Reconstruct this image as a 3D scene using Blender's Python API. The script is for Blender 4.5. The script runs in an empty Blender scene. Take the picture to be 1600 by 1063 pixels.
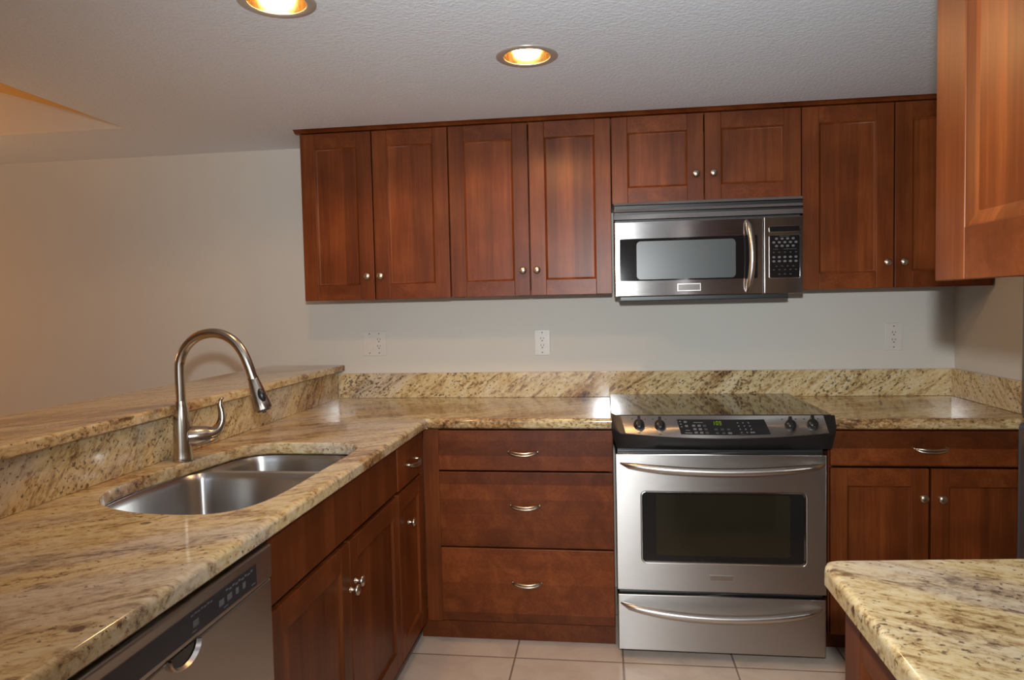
import bpy, bmesh, math, random
from mathutils import Vector, Matrix
random.seed(7)
SC = bpy.context.scene
COL = SC.collection
PI = math.pi

# ------------------------------------------------------------------ camera
cd = bpy.data.cameras.new('camera')
cam = bpy.data.objects.new('camera', cd)
COL.objects.link(cam)
cd.sensor_fit = 'HORIZONTAL'; cd.sensor_width = 36.0
cd.lens = 1103.24 / 1600 * 36.0
cd.clip_start = 0.02
r_, u_, f_ = (0.99131388, 0.12979173, -0.02123452), (0.01465712, 0.05142343, 0.99856938), (-0.130698, 0.99020692, -0.04907439)
cam.matrix_world = Matrix(((r_[0], u_[0], -f_[0], -0.0286), (r_[1], u_[1], -f_[1], -3.3474), (r_[2], u_[2], -f_[2], 1.3536), (0, 0, 0, 1)))
SC.camera = cam

# ------------------------------------------------------------------ world, lights, exposure
SC.view_settings.view_transform = 'Standard'
SC.view_settings.look = 'None'
SC.view_settings.exposure = 0.0
SC.view_settings.gamma = 1.0
SC.view_settings.use_curve_mapping = False
wd = bpy.data.worlds.new('world'); SC.world = wd; wd.use_nodes = True
wd.node_tree.nodes['Background'].inputs[0].default_value = (0.76, 0.88, 1.0, 1)
wd.node_tree.nodes['Background'].inputs[1].default_value = 2.5

def lamp(name, kind, loc, energy, color, aim=None, **kw):
    d = bpy.data.lights.new(name, kind); d.energy = energy; d.color = color
    for k, v in kw.items(): setattr(d, k, v)
    o = bpy.data.objects.new(name, d); COL.objects.link(o); o.location = loc
    if aim is not None:
        o.rotation_euler = (Vector(aim) - Vector(loc)).to_track_quat('-Z', 'Y').to_euler()
    return o
# the camera's own flash, in its hot shoe above the lens
lamp('camera_flash', 'SPOT', (-0.026, -3.35, 1.52), 192, (0.94, 0.985, 1.0), aim=(0.12, 0, 1.52), spot_size=math.radians(102), spot_blend=1.0, shadow_soft_size=0.022)
# a shaded lamp in the dining room, out of the frame on the left
lamp('dining_lamp', 'POINT', (-3.7, -1.2, 1.5), 15, (1.0, 0.50, 0.17), shadow_soft_size=0.12)
lamp('added_slope_uplight', 'SPOT', (-3.0, -1.3, 1.75), 8, (1.0, 0.44, 0.10), aim=(-2.75, -1.1, 2.4), spot_size=math.radians(140), spot_blend=0.6, shadow_soft_size=0.10)  # unseen upward spot, added to warm the sloped ceiling and gable

# ------------------------------------------------------------------ materials
def new_mat(name):
    m = bpy.data.materials.new(name); m.use_nodes = True
    nt = m.node_tree
    return m, nt, nt.nodes['Principled BSDF']
def N(nt, t, **kw):
    n = nt.nodes.new(t)
    for k, v in kw.items(): setattr(n, k, v)
    return n
def L(nt, a, b): nt.links.new(a, b)
def math_n(nt, op, a, b=None, clamp=False):
    n = N(nt, 'ShaderNodeMath', operation=op, use_clamp=clamp)
    for i, v in enumerate((a, b)):
        if v is None: continue
        if isinstance(v, (int, float)): n.inputs[i].default_value = v
        else: L(nt, v, n.inputs[i])
    return n.outputs[0]
def mixc(nt, fac, a, b, blend='MIX'):
    n = N(nt, 'ShaderNodeMix', data_type='RGBA', blend_type=blend)
    for i, v in ((0, fac), (6, a), (7, b)):
        if isinstance(v, (int, float)): n.inputs[i].default_value = v
        elif isinstance(v, tuple): n.inputs[i].default_value = v + (1,) if len(v) == 3 else v
        else: L(nt, v, n.inputs[i])
    return n.outputs[2]
def ramp(nt, fac, stops):
    n = N(nt, 'ShaderNodeValToRGB')
    e = n.color_ramp.elements
    while len(e) < len(stops): e.new(0.5)
    for el, (p, c) in zip(e, stops):
        el.position = p; el.color = c + (1,) if len(c) == 3 else c
    L(nt, fac, n.inputs[0])
    return n.outputs[0]
def noise(nt, vec, scale, detail=4, rough=0.5, dist=0.0):
    n = N(nt, 'ShaderNodeTexNoise')
    n.inputs['Scale'].default_value = scale; n.inputs['Detail'].default_value = detail
    n.inputs['Roughness'].default_value = rough; n.inputs['Distortion'].default_value = dist
    if vec is not None: L(nt, vec, n.inputs['Vector'])
    return n.outputs['Fac']
def bump(nt, b, h, strength, distance=0.002):
    n = N(nt, 'ShaderNodeBump'); n.inputs['Strength'].default_value = strength; n.inputs['Distance'].default_value = distance
    L(nt, h, n.inputs['Height']); L(nt, n.outputs[0], b.inputs['Normal'])
def dots(nt, vec, rows):
    """three dot products -> a rotated / stretched coordinate"""
    c = N(nt, 'ShaderNodeCombineXYZ')
    for i, rw in enumerate(rows):
        d = N(nt, 'ShaderNodeVectorMath', operation='DOT_PRODUCT')
        L(nt, vec, d.inputs[0]); d.inputs[1].default_value = rw
        L(nt, d.outputs['Value'], c.inputs[i])
    return c.outputs[0]

def plain(name, col, rough=0.5, metal=0.0, spec=0.5, emit=None, strength=0.0, coat=0.0):
    m, nt, b = new_mat(name)
    tc = N(nt, 'ShaderNodeTexCoord')
    nz = noise(nt, tc.outputs['Object'], 40, 3)
    L(nt, mixc(nt, nz, tuple(c * 0.96 for c in col), tuple(min(1, c * 1.04) for c in col)), b.inputs['Base Color'])
    b.inputs['Roughness'].default_value = rough; b.inputs['Metallic'].default_value = metal
    b.inputs['Specular IOR Level'].default_value = spec
    b.inputs['Coat Weight'].default_value = coat
    if emit:
        b.inputs['Emission Color'].default_value = emit + (1,); b.inputs['Emission Strength'].default_value = strength
    return m

def wood(name, horizontal=False, bands=0.0, width=0.085):
    m, nt, b = new_mat(name)
    tc = N(nt, 'ShaderNodeTexCoord'); oi = N(nt, 'ShaderNodeObjectInfo')
    v = N(nt, 'ShaderNodeVectorMath', operation='MULTIPLY_ADD')
    v.inputs[0].default_value = (7.3, 3.1, 5.7)
    cx = N(nt, 'ShaderNodeCombineXYZ')
    for i in range(3): L(nt, oi.outputs['Random'], cx.inputs[i])
    L(nt, cx.outputs[0], v.inputs[1]); L(nt, tc.outputs['Object'], v.inputs[2])
    P = v.outputs[0]
    a = 0.06
    if horizontal: Q = dots(nt, P, ((a, a, 0), (1, -1, 0.1), (0, 0, 1)))
    else: Q = dots(nt, P, ((1, 1, 0), (1, -1, 0), (0, 0, a)))
    fine = noise(nt, Q, 120, 5, 0.6)
    mid = noise(nt, Q, 14, 4, 0.55, 0.8)
    blotch = noise(nt, P, 5.0, 3, 0.5)
    f = math_n(nt, 'ADD', math_n(nt, 'MULTIPLY', fine, 0.30), math_n(nt, 'ADD', math_n(nt, 'MULTIPLY', mid, 0.45), math_n(nt, 'MULTIPLY', blotch, 0.40)))
    col = ramp(nt, f, ((0.34, (0.066, 0.0150, 0.0034)), (0.56, (0.134, 0.0315, 0.0068)), (0.76, (0.215, 0.0570, 0.0130))))
    # planks glued side by side, each of its own tone
    s = dots(nt, P, ((0, 0, 1), (0, 0, 0), (0, 0, 0)) if horizontal else ((1, 1, 0), (0, 0, 0), (0, 0, 0)))
    sx = N(nt, 'ShaderNodeSeparateXYZ'); L(nt, s, sx.inputs[0])
    fl = math_n(nt, 'FLOOR', math_n(nt, 'DIVIDE', sx.outputs[0], width))
    wn = N(nt, 'ShaderNodeTexWhiteNoise', noise_dimensions='1D'); L(nt, fl, wn.inputs['W'])
    tone = math_n(nt, 'ADD', 1.0 - bands * 0.55, math_n(nt, 'MULTIPLY', wn.outputs['Value'], bands))
    rv = math_n(nt, 'ADD', 0.88, math_n(nt, 'MULTIPLY', oi.outputs['Random'], 0.24))
    tone = math_n(nt, 'MULTIPLY', tone, rv)
    cc = N(nt, 'ShaderNodeCombineXYZ')
    for i in range(3): L(nt, tone, cc.inputs[i])
    col = mixc(nt, 1.0, col, cc.outputs[0], 'MULTIPLY')
    L(nt, col, b.inputs['Base Color'])
    b.inputs['Roughness'].default_value = 0.36
    b.inputs['Specular IOR Level'].default_value = 0.26
    bump(nt, b, fine, 0.06, 0.001)
    return m

def granite(name, direction, seed=0.0, stretch=0.22, speck=0.5, brown=0.5, grey=0.5):
    m, nt, b = new_mat(name)
    tc = N(nt, 'ShaderNodeTexCoord')
    d = Vector(direction).normalized()
    up = Vector((0, 0, 1)) if abs(d.z) < 0.2 else Vector((0, 1, 0)) if abs(d.y) < 0.2 else Vector((1, 0, 0))
    e1 = d.cross(up).normalized(); e2 = d.cross(e1).normalized()
    off = N(nt, 'ShaderNodeVectorMath', operation='ADD'); off.inputs[1].default_value = (seed * 3.7, seed * 1.9, seed * 5.3)
    L(nt, tc.outputs['Object'], off.inputs[0]); P = off.outputs[0]
    Q = dots(nt, P, (tuple(d * stretch), tuple(e1), tuple(e2)))
    Q2 = dots(nt, P, (tuple(d * min(1, stretch * 2.2)), tuple(e1), tuple(e2)))
    big = noise(nt, Q, 3.6, 3, 0.5, 0.5)
    vein = noise(nt, Q, 26, 9, 0.72, 0.9)
    flake = noise(nt, Q2, 85, 6, 0.7, 0.4)
    f = math_n(nt, 'ADD', math_n(nt, 'MULTIPLY', vein, 0.60), math_n(nt, 'MULTIPLY', flake, 0.40))
    cream = ramp(nt, f, ((0.36, (0.12, 0.070, 0.034)), (0.43, (0.36, 0.235, 0.105)), (0.485, (0.58, 0.445, 0.225)), (0.56, (0.66, 0.55, 0.33)), (0.66, (0.70, 0.64, 0.49))))
    dark = ramp(nt, f, ((0.38, (0.050, 0.026, 0.014)), (0.455, (0.19, 0.098, 0.040)), (0.52, (0.40, 0.235, 0.098)), (0.58, (0.52, 0.37, 0.19)), (0.66, (0.66, 0.57, 0.42))))
    greyc = ramp(nt, f, ((0.38, (0.17, 0.13, 0.105)), (0.46, (0.42, 0.35, 0.265)), (0.54, (0.58, 0.50, 0.385)), (0.64, (0.60, 0.545, 0.46))))
    mb = ramp(nt, big, ((0.60 - 0.16 * brown, (0, 0, 0)), (0.72 - 0.16 * brown, (1, 1, 1))))
    big2 = noise(nt, Q, 4.3, 3, 0.5, 0.3)
    off2 = N(nt, 'ShaderNodeVectorMath', operation='ADD'); off2.inputs[1].default_value = (3.3, 8.1, 1.7)
    L(nt, Q, off2.inputs[0])
    big2 = noise(nt, off2.outputs[0], 4.3, 3, 0.5, 0.4)
    mg = ramp(nt, big2, ((0.62 - 0.16 * grey, (0, 0, 0)), (0.74 - 0.16 * grey, (1, 1, 1))))
    col = mixc(nt, mb, cream, dark)
    col = mixc(nt, math_n(nt, 'MULTIPLY', mg, 0.85), col, greyc)
    # black mica specks, thicker in some places
    Q3 = dots(nt, P, (tuple(d * min(1, stretch * 3.2)), tuple(e1), tuple(e2)))
    sp = noise(nt, Q3, 95, 3, 0.55)
    patch = noise(nt, Q, 7, 2, 0.5)
    thr = math_n(nt, 'ADD', math_n(nt, 'MULTIPLY', patch, 0.28), sp)
    ms = ramp(nt, thr, ((0.80 - 0.10 * speck, (0, 0, 0)), (0.86 - 0.10 * speck, (1, 1, 1))))
    col = mixc(nt, math_n(nt, 'MULTIPLY', ms, 0.8), col, (0.075, 0.045, 0.032))
    # a few garnets
    vo = N(nt, 'ShaderNodeTexVoronoi'); vo.inputs['Scale'].default_value = 4.6; L(nt, P, vo.inputs['Vector'])
    wob = math_n(nt, 'ADD', vo.outputs['Distance'], math_n(nt, 'MULTIPLY', noise(nt, P, 50, 2), 0.05))
    mgar = ramp(nt, wob, ((0.070, (1, 1, 1)), (0.085, (0, 0, 0))))
    col = mixc(nt, math_n(nt, 'MULTIPLY', mgar, 0.85), col, (0.07, 0.018, 0.014))
    L(nt, col, b.inputs['Base Color'])
    b.inputs['Roughness'].default_value = 0.10
    b.inputs['Specular IOR Level'].default_value = 0.5
    return m

def steel(name, col=(0.49, 0.465, 0.44), rough=0.34, horizontal=True, aniso=0.85, streak=0.05):
    m, nt, b = new_mat(name)
    tc = N(nt, 'ShaderNodeTexCoord')
    P = tc.outputs['Object']
    Q = dots(nt, P, ((0.6, 0.6, 0), (2, -2, 0), (0, 0, 60)) if horizontal else ((40, 40, 0), (40, -40, 0), (0, 0, 0.6)))
    nz = noise(nt, Q, 8, 4, 0.6)
    L(nt, mixc(nt, nz, tuple(c * (1 - streak) for c in col), tuple(c * (1 + streak) for c in col)), b.inputs['Base Color'])
    b.inputs['Metallic'].default_value = 1.0
    L(nt, math_n(nt, 'ADD', rough - 0.04, math_n(nt, 'MULTIPLY', nz, 0.08)), b.inputs['Roughness'])
    b.inputs['Anisotropic'].default_value = aniso
    b.inputs['Anisotropic Rotation'].default_value = 0.25
    return m

def paint(name, col, tex=0.0, scale=90, dist=0.0015, rough=0.75):
    m, nt, b = new_mat(name)
    tc = N(nt, 'ShaderNodeTexCoord')
    nz = noise(nt, tc.outputs['Object'], 1.7, 3)
    L(nt, mixc(nt, nz, tuple(c * 0.97 for c in col), col), b.inputs['Base Color'])
    b.inputs['Roughness'].default_value = rough; b.inputs['Specular IOR Level'].default_value = 0.2
    if tex: bump(nt, b, noise(nt, tc.outputs['Object'], scale, 4, 0.6), tex, dist)
    return m

def tile_floor():
    m, nt, b = new_mat('floor_tile')
    g = N(nt, 'ShaderNodeNewGeometry')
    s = N(nt, 'ShaderNodeSeparateXYZ'); L(nt, g.outputs['Position'], s.inputs[0])
    T = 0.4112
    ds = []; ids = []
    for k, o in ((0, 0.0215), (1, -0.7213)):
        q = math_n(nt, 'DIVIDE', math_n(nt, 'SUBTRACT', s.outputs[k], o - 20 * T), T)
        ids.append(math_n(nt, 'FLOOR', q))
        fr = math_n(nt, 'FRACT', q)
        ds.append(math_n(nt, 'MINIMUM', fr, math_n(nt, 'SUBTRACT', 1.0, fr)))
    dmin = math_n(nt, 'MINIMUM', ds[0], ds[1])
    gm = ramp(nt, dmin, ((0.0060, (0, 0, 0)), (0.0095, (1, 1, 1))))
    cb = N(nt, 'ShaderNodeCombineXYZ'); L(nt, ids[0], cb.inputs[0]); L(nt, ids[1], cb.inputs[1])
    wn = N(nt, 'ShaderNodeTexWhiteNoise'); L(nt, cb.outputs[0], wn.inputs['Vector'])
    nz = noise(nt, g.outputs['Position'], 7, 6, 0.6, 0.5)
    col = ramp(nt, nz, ((0.3, (0.63, 0.51, 0.42)), (0.55, (0.73, 0.61, 0.51)), (0.75, (0.79, 0.69, 0.59))))
    tn = math_n(nt, 'ADD', 0.94, math_n(nt, 'MULTIPLY', wn.outputs['Value'], 0.1))
    cc = N(nt, 'ShaderNodeCombineXYZ')
    for i in range(3): L(nt, tn, cc.inputs[i])
    col = mixc(nt, 1.0, col, cc.outputs[0], 'MULTIPLY')
    L(nt, mixc(nt, gm, (0.27, 0.19, 0.14), col), b.inputs['Base Color'])
    b.inputs['Roughness'].default_value = 0.35
    bump(nt, b, gm, 0.4, 0.003)
    return m

WV = wood('cherry_wood_upright', False, 0.16, 0.068)
WH = wood('cherry_wood_level', True, 0.16, 0.07)
WVP = wood('cherry_planks_upright', False, 0.56, 0.072)
WHP = wood('cherry_planks_level', True, 0.62, 0.060)
G_LEFT = granite('granite_peninsula', (0.82, 0.57, 0), 0.4, 0.27, 0.15, 0.66, 0.9)
G_BACK = granite('granite_back_counter', (0.80, 0.55, 0), 1.3, 0.32, 0.4, 0.80, 0.2)
G_RIGHT = granite('granite_right_counter', (0.92, 0.30, 0.0), 2.2, 0.30, 0.45, 1.0, 0.1)
G_NEAR = granite('granite_near_counter', (0.86, -0.5, 0), 3.1, 0.30, 0.4, 0.45, 0.6)
G_SPL = granite('granite_backsplash', (0.78, 0, 0.62), 4.6, 0.22, 0.75, 0.45, 0.25)
G_RISE = granite('granite_riser', (0, 0.72, 0.69), 5.5, 0.26, 0.6, 0.45, 0.7)
G_BAR = granite('granite_bar_top', (0.55, 0.83, 0), 6.3, 0.22, 0.5, 0.4, 0.4)
STEEL = steel('brushed_steel')
STEEL_MW = steel('brushed_steel_microwave', (0.45, 0.43, 0.42), 0.19)
STEEL_DW = steel('brushed_steel_dishwasher', (0.46, 0.43, 0.40), 0.30)
STEEL_HANDLE = steel('satin_steel_handle', (0.62, 0.58, 0.54), 0.30, aniso=0.0, streak=0.02)
STEEL_SINK = steel('satin_sink_steel', (0.56, 0.555, 0.55), 0.30, True, 0.7, 0.03)
NICKEL = steel('satin_nickel', (0.55, 0.48, 0.39), 0.30, False, 0.0, 0.02)
NICKEL_BRUSHED = steel('brushed_nickel', (0.50, 0.43, 0.36), 0.20, False, 0.0, 0.03)
CHROME = plain('polished_trim', (0.75, 0.73, 0.70), 0.12, 1.0)
BLACK = plain('black_plastic', (0.012, 0.012, 0.013), 0.35)
BLACK_GLASS = plain('black_glass', (0.010, 0.010, 0.011), 0.06)
COOK_GLASS = plain('black_ceramic_glass', (0.013, 0.013, 0.013), 0.05, spec=0.75)
OVEN_GLASS = plain('oven_inner_glass', (0.020, 0.017, 0.010), 0.05)
SCREEN = plain('microwave_screen', (0.060, 0.075, 0.080), 0.3)
DARK_GREY = plain('dark_grey_plastic', (0.05, 0.05, 0.055), 0.4)
NAVY = plain('dark_control_plastic', (0.022, 0.024, 0.032), 0.3)
LEGEND = plain('pale_legend', (0.13, 0.135, 0.14), 0.6, spec=0.1)
LEGEND_DIM = plain('dim_legend', (0.06, 0.06, 0.06), 0.6, spec=0.1)
GREEN = plain('green_digits', (0.05, 0.12, 0.0), 0.4, emit=(0.42, 0.60, 0.02), strength=0.22)
DARK_VOID = plain('dark_cavity', (0.012, 0.007, 0.005), 0.8)
WHITE_PLATE = plain('white_wall_plate', (0.64, 0.61, 0.56), 0.35)
SLOT = plain('outlet_slot', (0.08, 0.07, 0.06), 0.6)
FRIDGE_EDGE = plain('fridge_grey', (0.055, 0.065, 0.08), 0.35)
FRIDGE_FRONT = steel('fridge_steel', (0.30, 0.28, 0.27), 0.3, False)
M_WALL = paint('ivory_wall_paint', (0.62, 0.60, 0.545), 0.05, 140)
M_CEIL = paint('textured_ceiling_paint', (0.80, 0.87, 0.96), 0.75, 85, 0.004)
M_SLOPE = paint('golden_sloped_ceiling', (0.70, 0.46, 0.17), 0.05)  # one golden base colour over the whole sloped ceiling
M_FLOOR = tile_floor()
CAN_TRIM = plain('can_trim', (0.50, 0.46, 0.41), 0.35, 0.3)
CAN_REFL = plain('gold_reflector', (0.85, 0.66, 0.40), 0.14, 1.0)
BULB = plain('lit_bulb', (1, 0.9, 0.7), 0.4, emit=(1.0, 0.70, 0.34), strength=36.0)
CAULK = plain('pale_caulk', (0.74, 0.70, 0.62), 0.5)

# ------------------------------------------------------------------ mesh helpers
class MB:
    def __init__(s): s.bm = bmesh.new()
    def box(s, a, b, bev=0.0, mat=0, seg=2):
        mn = [min(p, q) for p, q in zip(a, b)]; mx = [max(p, q) for p, q in zip(a, b)]
        r = bmesh.ops.create_cube(s.bm, size=1)
        vs = r['verts']
        for v in vs: v.co = Vector([mn[i] + (v.co[i] + 0.5) * (mx[i] - mn[i]) for i in range(3)])
        fs = {f for v in vs for f in v.link_faces}
        for f in fs: f.material_index = mat
        if bev > 0:
            bev = min(bev, 0.45 * min(mx[i] - mn[i] for i in range(3)))
            es = list({e for v in vs for e in v.link_edges})
            g = bmesh.ops.bevel(s.bm, geom=es, offset=bev, segments=seg, profile=0.5, affect='EDGES')
            for f in g['faces']: f.material_index = mat
        return s
    def rings(s, rings, cap0=True, cap1=True, mat=0, closed=True):
        vr = [[s.bm.verts.new(p) for p in ring] for ring in rings]
        n = len(vr[0])
        for a, b in zip(vr, vr[1:]):
            for i in range(n if closed else n - 1):
                j = (i + 1) % n
                try: f = s.bm.faces.new((a[i], a[j], b[j], b[i])); f.material_index = mat
                except ValueError: pass
        for c, rg in ((cap0, vr[0]), (cap1, vr[-1])):
            if c:
                f = s.bm.faces.new(rg); f.material_index = mat
        return vr
    def prism(s, poly, ext, mat=0):
        """poly: list of 3D points, ext: vector"""
        e = Vector(ext)
        s.rings([[Vector(p) for p in poly], [Vector(p) + e for p in poly]], mat=mat)
        return s
    def tube(s, pts, rad, seg=10, mat=0, flat=None):
        pts = [Vector(p) for p in pts]
        n = len(pts)
        rads = rad if isinstance(rad, (list, tuple)) else [rad] * n
        t0 = (pts[1] - pts[0]).normalized()
        ref = Vector((0, 0, 1)) if abs(t0.z) < 0.9 else Vector((0, 1, 0))
        nrm = (ref - t0 * ref.dot(t0)).normalized()
        rr = []
        for i, p in enumerate(pts):
            t = (pts[min(i + 1, n - 1)] - pts[max(i - 1, 0)]).normalized()
            nrm = (nrm - t * nrm.dot(t)).normalized(); bn = t.cross(nrm)
            fx = 1.0 if flat is None else flat
            rr.append([p + (nrm * math.cos(2 * PI * k / seg) * fx + bn * math.sin(2 * PI * k / seg)) * rads[i] for k in range(seg)])
        s.rings(rr, mat=mat)
        return s
    def lathe(s, c, axis, prof, seg=24, mat=0, cap0=True, cap1=True, squash=None):
        """prof: list of (radius, distance along axis)"""
        ax = Vector(axis).normalized()
        ref = Vector((0, 0, 1)) if abs(ax.z) < 0.9 else Vector((1, 0, 0))
        e1 = ax.cross(ref).normalized(); e2 = ax.cross(e1)
        c = Vector(c)
        k1 = squash or 1.0
        s.rings([[c + ax * h + (e1 * math.cos(2 * PI * k / seg) * k1 + e2 * math.sin(2 * PI * k / seg)) * max(r, 1e-5) for k in range(seg)] for r, h in prof], cap0, cap1, mat)
        return s
    def slab(s, outer, holes, z0, z1, r=0.008, rb=0.003, mat=0, rh=0.004, er=None):
        """flat slab with eased edges and holes; outer / holes: lists of (x, y)"""
        tops, bots = [], []
        for lp, sgn, rr in [(outer, 1, r)] + [(h, -1, rh) for h in holes]:
            lp = ccw(lp)
            rg = []
            w = er if (er and sgn == 1) else None    # per-edge share of the rounding, 0..1
            for k in range(5):
                a = k / 4 * PI / 2
                rg.append([(x, y, z1 - rr * (1 - math.cos(a))) for x, y in offset(lp, -sgn * rr * (1 - math.sin(a)), w)])
            rg.append([(x, y, z0 + rb) for x, y in lp])
            rg.append([(x, y, z0) for x, y in offset(lp, -sgn * rb, w)])
            vr = s.rings(rg, False, False, mat)
            tops.append(vr[0]); bots.append(vr[-1])
        for grp in (tops, bots):
            if len(grp) == 1:
                f = s.bm.faces.new(grp[0]); f.material_index = mat
            else:
                es = []
                for lp in grp:
                    for i in range(len(lp)):
                        e = s.bm.edges.get((lp[i], lp[(i + 1) % len(lp)]))
                        es.append(e)
                g = bmesh.ops.triangle_fill(s.bm, use_beauty=True, edges=es)
                for f in g['geom']:
                    if isinstance(f, bmesh.types.BMFace): f.material_index = mat
        return s
def ccw(lp):
    a = sum(lp[i][0] * lp[(i + 1) % len(lp)][1] - lp[(i + 1) % len(lp)][0] * lp[i][1] for i in range(len(lp)))
    return list(lp) if a > 0 else list(reversed(lp))
def offset(lp, d, w=None):
    """offset a ccw loop outwards by d (negative: inwards)"""
    if abs(d) < 1e-7: return list(lp)
    out = []
    n = len(lp)
    for i in range(n):
        p0, p1, p2 = (Vector(lp[(i + k) % n]) for k in (-1, 0, 1))
        a = (p1 - p0).normalized(); b = (p2 - p1).normalized()
        n1 = Vector((a.y, -a.x)); n2 = Vector((b.y, -b.x))
        if w:
            d1, d2 = d * w[i - 1], d * w[i]
            den = n1.x * n2.y - n1.y * n2.x
            if abs(den) > 0.05:
                out.append((p1.x + (d1 * n2.y - d2 * n1.y) / den, p1.y + (n1.x * d2 - n2.x * d1) / den)); continue
        m = (n1 + n2)
        m = m / max(0.3, m.dot(n1) if m.length > 1e-6 else 1)
        out.append((p1.x + m.x * d, p1.y + m.y * d))
    return out
def spline(pts, per=6, closed=True):
    out = []
    n = len(pts)
    rng = range(n) if closed else range(n - 1)
    P = lambda i: Vector(pts[i % n] if closed else pts[max(0, min(n - 1, i))])
    for i in rng:
        p0, p1, p2, p3 = P(i - 1), P(i), P(i + 1), P(i + 2)
        for k in range(per):
            t = k / per
            out.append(tuple(0.5 * ((2 * p1) + (p2 - p0) * t + (2 * p0 - 5 * p1 + 4 * p2 - p3) * t * t + (3 * p1 - p0 - 3 * p2 + p3) * t ** 3)))
    if not closed: out.append(tuple(pts[-1]))
    return out
def rrect(x0, x1, y0, y1, r, seg=6):
    """rounded rectangle in 2-D, ccw"""
    out = []
    for cx, cy, a0 in ((x1 - r, y0 + r, -PI / 2), (x1 - r, y1 - r, 0), (x0 + r, y1 - r, PI / 2), (x0 + r, y0 + r, PI)):
        for k in range(seg + 1):
            a = a0 + PI / 2 * k / seg
            out.append((cx + r * math.cos(a), cy + r * math.sin(a)))
    return out

BASE = {}
def thing(name, label, cat, base, group=None):
    o = bpy.data.objects.new(name, None); COL.objects.link(o)
    o.empty_display_size = 0.05
    o.location = base; BASE[o] = Vector(base)
    o['label'] = label; o['category'] = cat
    if group: o['group'] = group
    return o
def obj(name, mb, mats, parent=None, smooth=True, label=None, base=None):
    me = bpy.data.meshes.new(name)
    bmesh.ops.recalc_face_normals(mb.bm, faces=mb.bm.faces)
    b = BASE[parent] if parent is not None else Vector(base) if base is not None else Vector((0, 0, 0))
    for v in mb.bm.verts: v.co -= b
    mb.bm.to_mesh(me); mb.bm.free()
    for m in (mats if isinstance(mats, (list, tuple)) else [mats]): me.materials.append(m)
    if smooth:
        for p in me.polygons: p.use_smooth = True
        me.set_sharp_from_angle(angle=math.radians(50))
    o = bpy.data.objects.new(name, me); COL.objects.link(o)
    if smooth:
        wn = o.modifiers.new('weighted_normals', 'WEIGHTED_NORMAL'); wn.keep_sharp = True; wn.weight = 80
    if parent is not None: o.parent = parent
    else: o.location = b
    BASE[o] = b
    if label: o['label'] = label
    return o
def tag(o, label, cat, group=None):
    o['label'] = label; o['category'] = cat
    if group: o['group'] = group
    return o
def struct(name, mb, m, smooth=False):
    o = obj(name, mb, m, smooth=smooth); o['kind'] = 'structure'
    return o
# frames: u along the front, d outwards, z up
def FB(u, d, z): return Vector((u, -d, z))       # on the back wall, facing the room
def FL(u, d, z): return Vector((d, u, z))        # peninsula fronts, facing right
def FR(u, d, z): return Vector((-d, u, z))       # right-hand fronts, facing left

# ------------------------------------------------------------------ sizes
ZC = 2.145           # kitchen ceiling
ZT, ZU = 0.914, 0.872
XR = 1.5045          # right wall
XS = -2.05           # left edge of the kitchen ceiling
# ------------------------------------------------------------------ room shell
CANS = [(-0.852, -1.585), (-0.262, -1.068)]
def circle(cx, cy, r, n=28): return [(cx + r * math.cos(2 * PI * k / n), cy + r * math.sin(2 * PI * k / n)) for k in range(n)]
struct('floor', MB().box((-5.2, -6.2, -0.1), (2.3, 0.2, 0)), M_FLOOR)
struct('wall_back', MB().box((-5.2, 0, 0), (2.3, 0.12, 4.0)), M_WALL)
struct('wall_right', MB().box((XR, -1.2, 0), (2.3, 0.0, ZC)), M_WALL)
struct('wall_alcove', MB().box((1.96, -2.1, 0), (2.3, -1.2, ZC)), M_WALL)
struct('wall_near_right', MB().box((0.93, -6.2, 0), (2.3, -2.1, ZC)), M_WALL)
struct('wall_left', MB().box((-5.3, -6.2, 0), (-5.2, 0.2, 4.0)), M_WALL)
rw = MB()
rw.box((-5.2, -6.3, 0), (-1.7, -6.2, 4.0)); rw.box((0.09, -6.3, 0), (2.3, -6.2, 4.0)); rw.box((-1.7, -6.3, 2.1), (0.09, -6.2, 4.0))
struct('wall_rear', rw, M_WALL)
ceil = MB()
ceil.slab([(XS, -6.2), (2.3, -6.2), (2.3, 0.0), (-5.2, 0.0), (-5.2, -0.526), (XS, -0.526)], [circle(x, y, 0.079) for x, y in CANS], ZC, ZC + 0.012, r=0.0005, rb=0.0005, rh=0.0005)
struct('ceiling', ceil, M_CEIL)
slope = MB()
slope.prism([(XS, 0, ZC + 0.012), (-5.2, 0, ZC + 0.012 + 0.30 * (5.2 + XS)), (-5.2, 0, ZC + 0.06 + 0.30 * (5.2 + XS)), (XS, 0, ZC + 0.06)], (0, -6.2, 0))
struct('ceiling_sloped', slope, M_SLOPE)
gable = MB()
gable.prism([(XS, -0.528, ZC + 0.0002), (XS, -0.528, ZC + 0.012), (-5.2, -0.528, ZC + 0.012 + 0.30 * (5.2 + XS)), (-5.2, -0.528, ZC + 0.0002)], (0, 0.0015, 0))
gable.prism([(XS, -0.527, ZC + 0.013), (-5.2, -0.527, ZC + 0.013), (-5.2, -0.527, ZC + 0.013 + 0.30 * (5.2 + XS))], (0, 0.1, 0))
struct('wall_gable', gable, M_WALL)
struct('ceiling_void', MB().box((XS + 0.02, -6.2, ZC + 0.25), (2.3, 0, ZC + 0.3)), M_CEIL)
struct('wall_peninsula', MB().box((-1.50, -2.95, 0), (-1.3555, 0, 1.044)), M_WALL)

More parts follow.
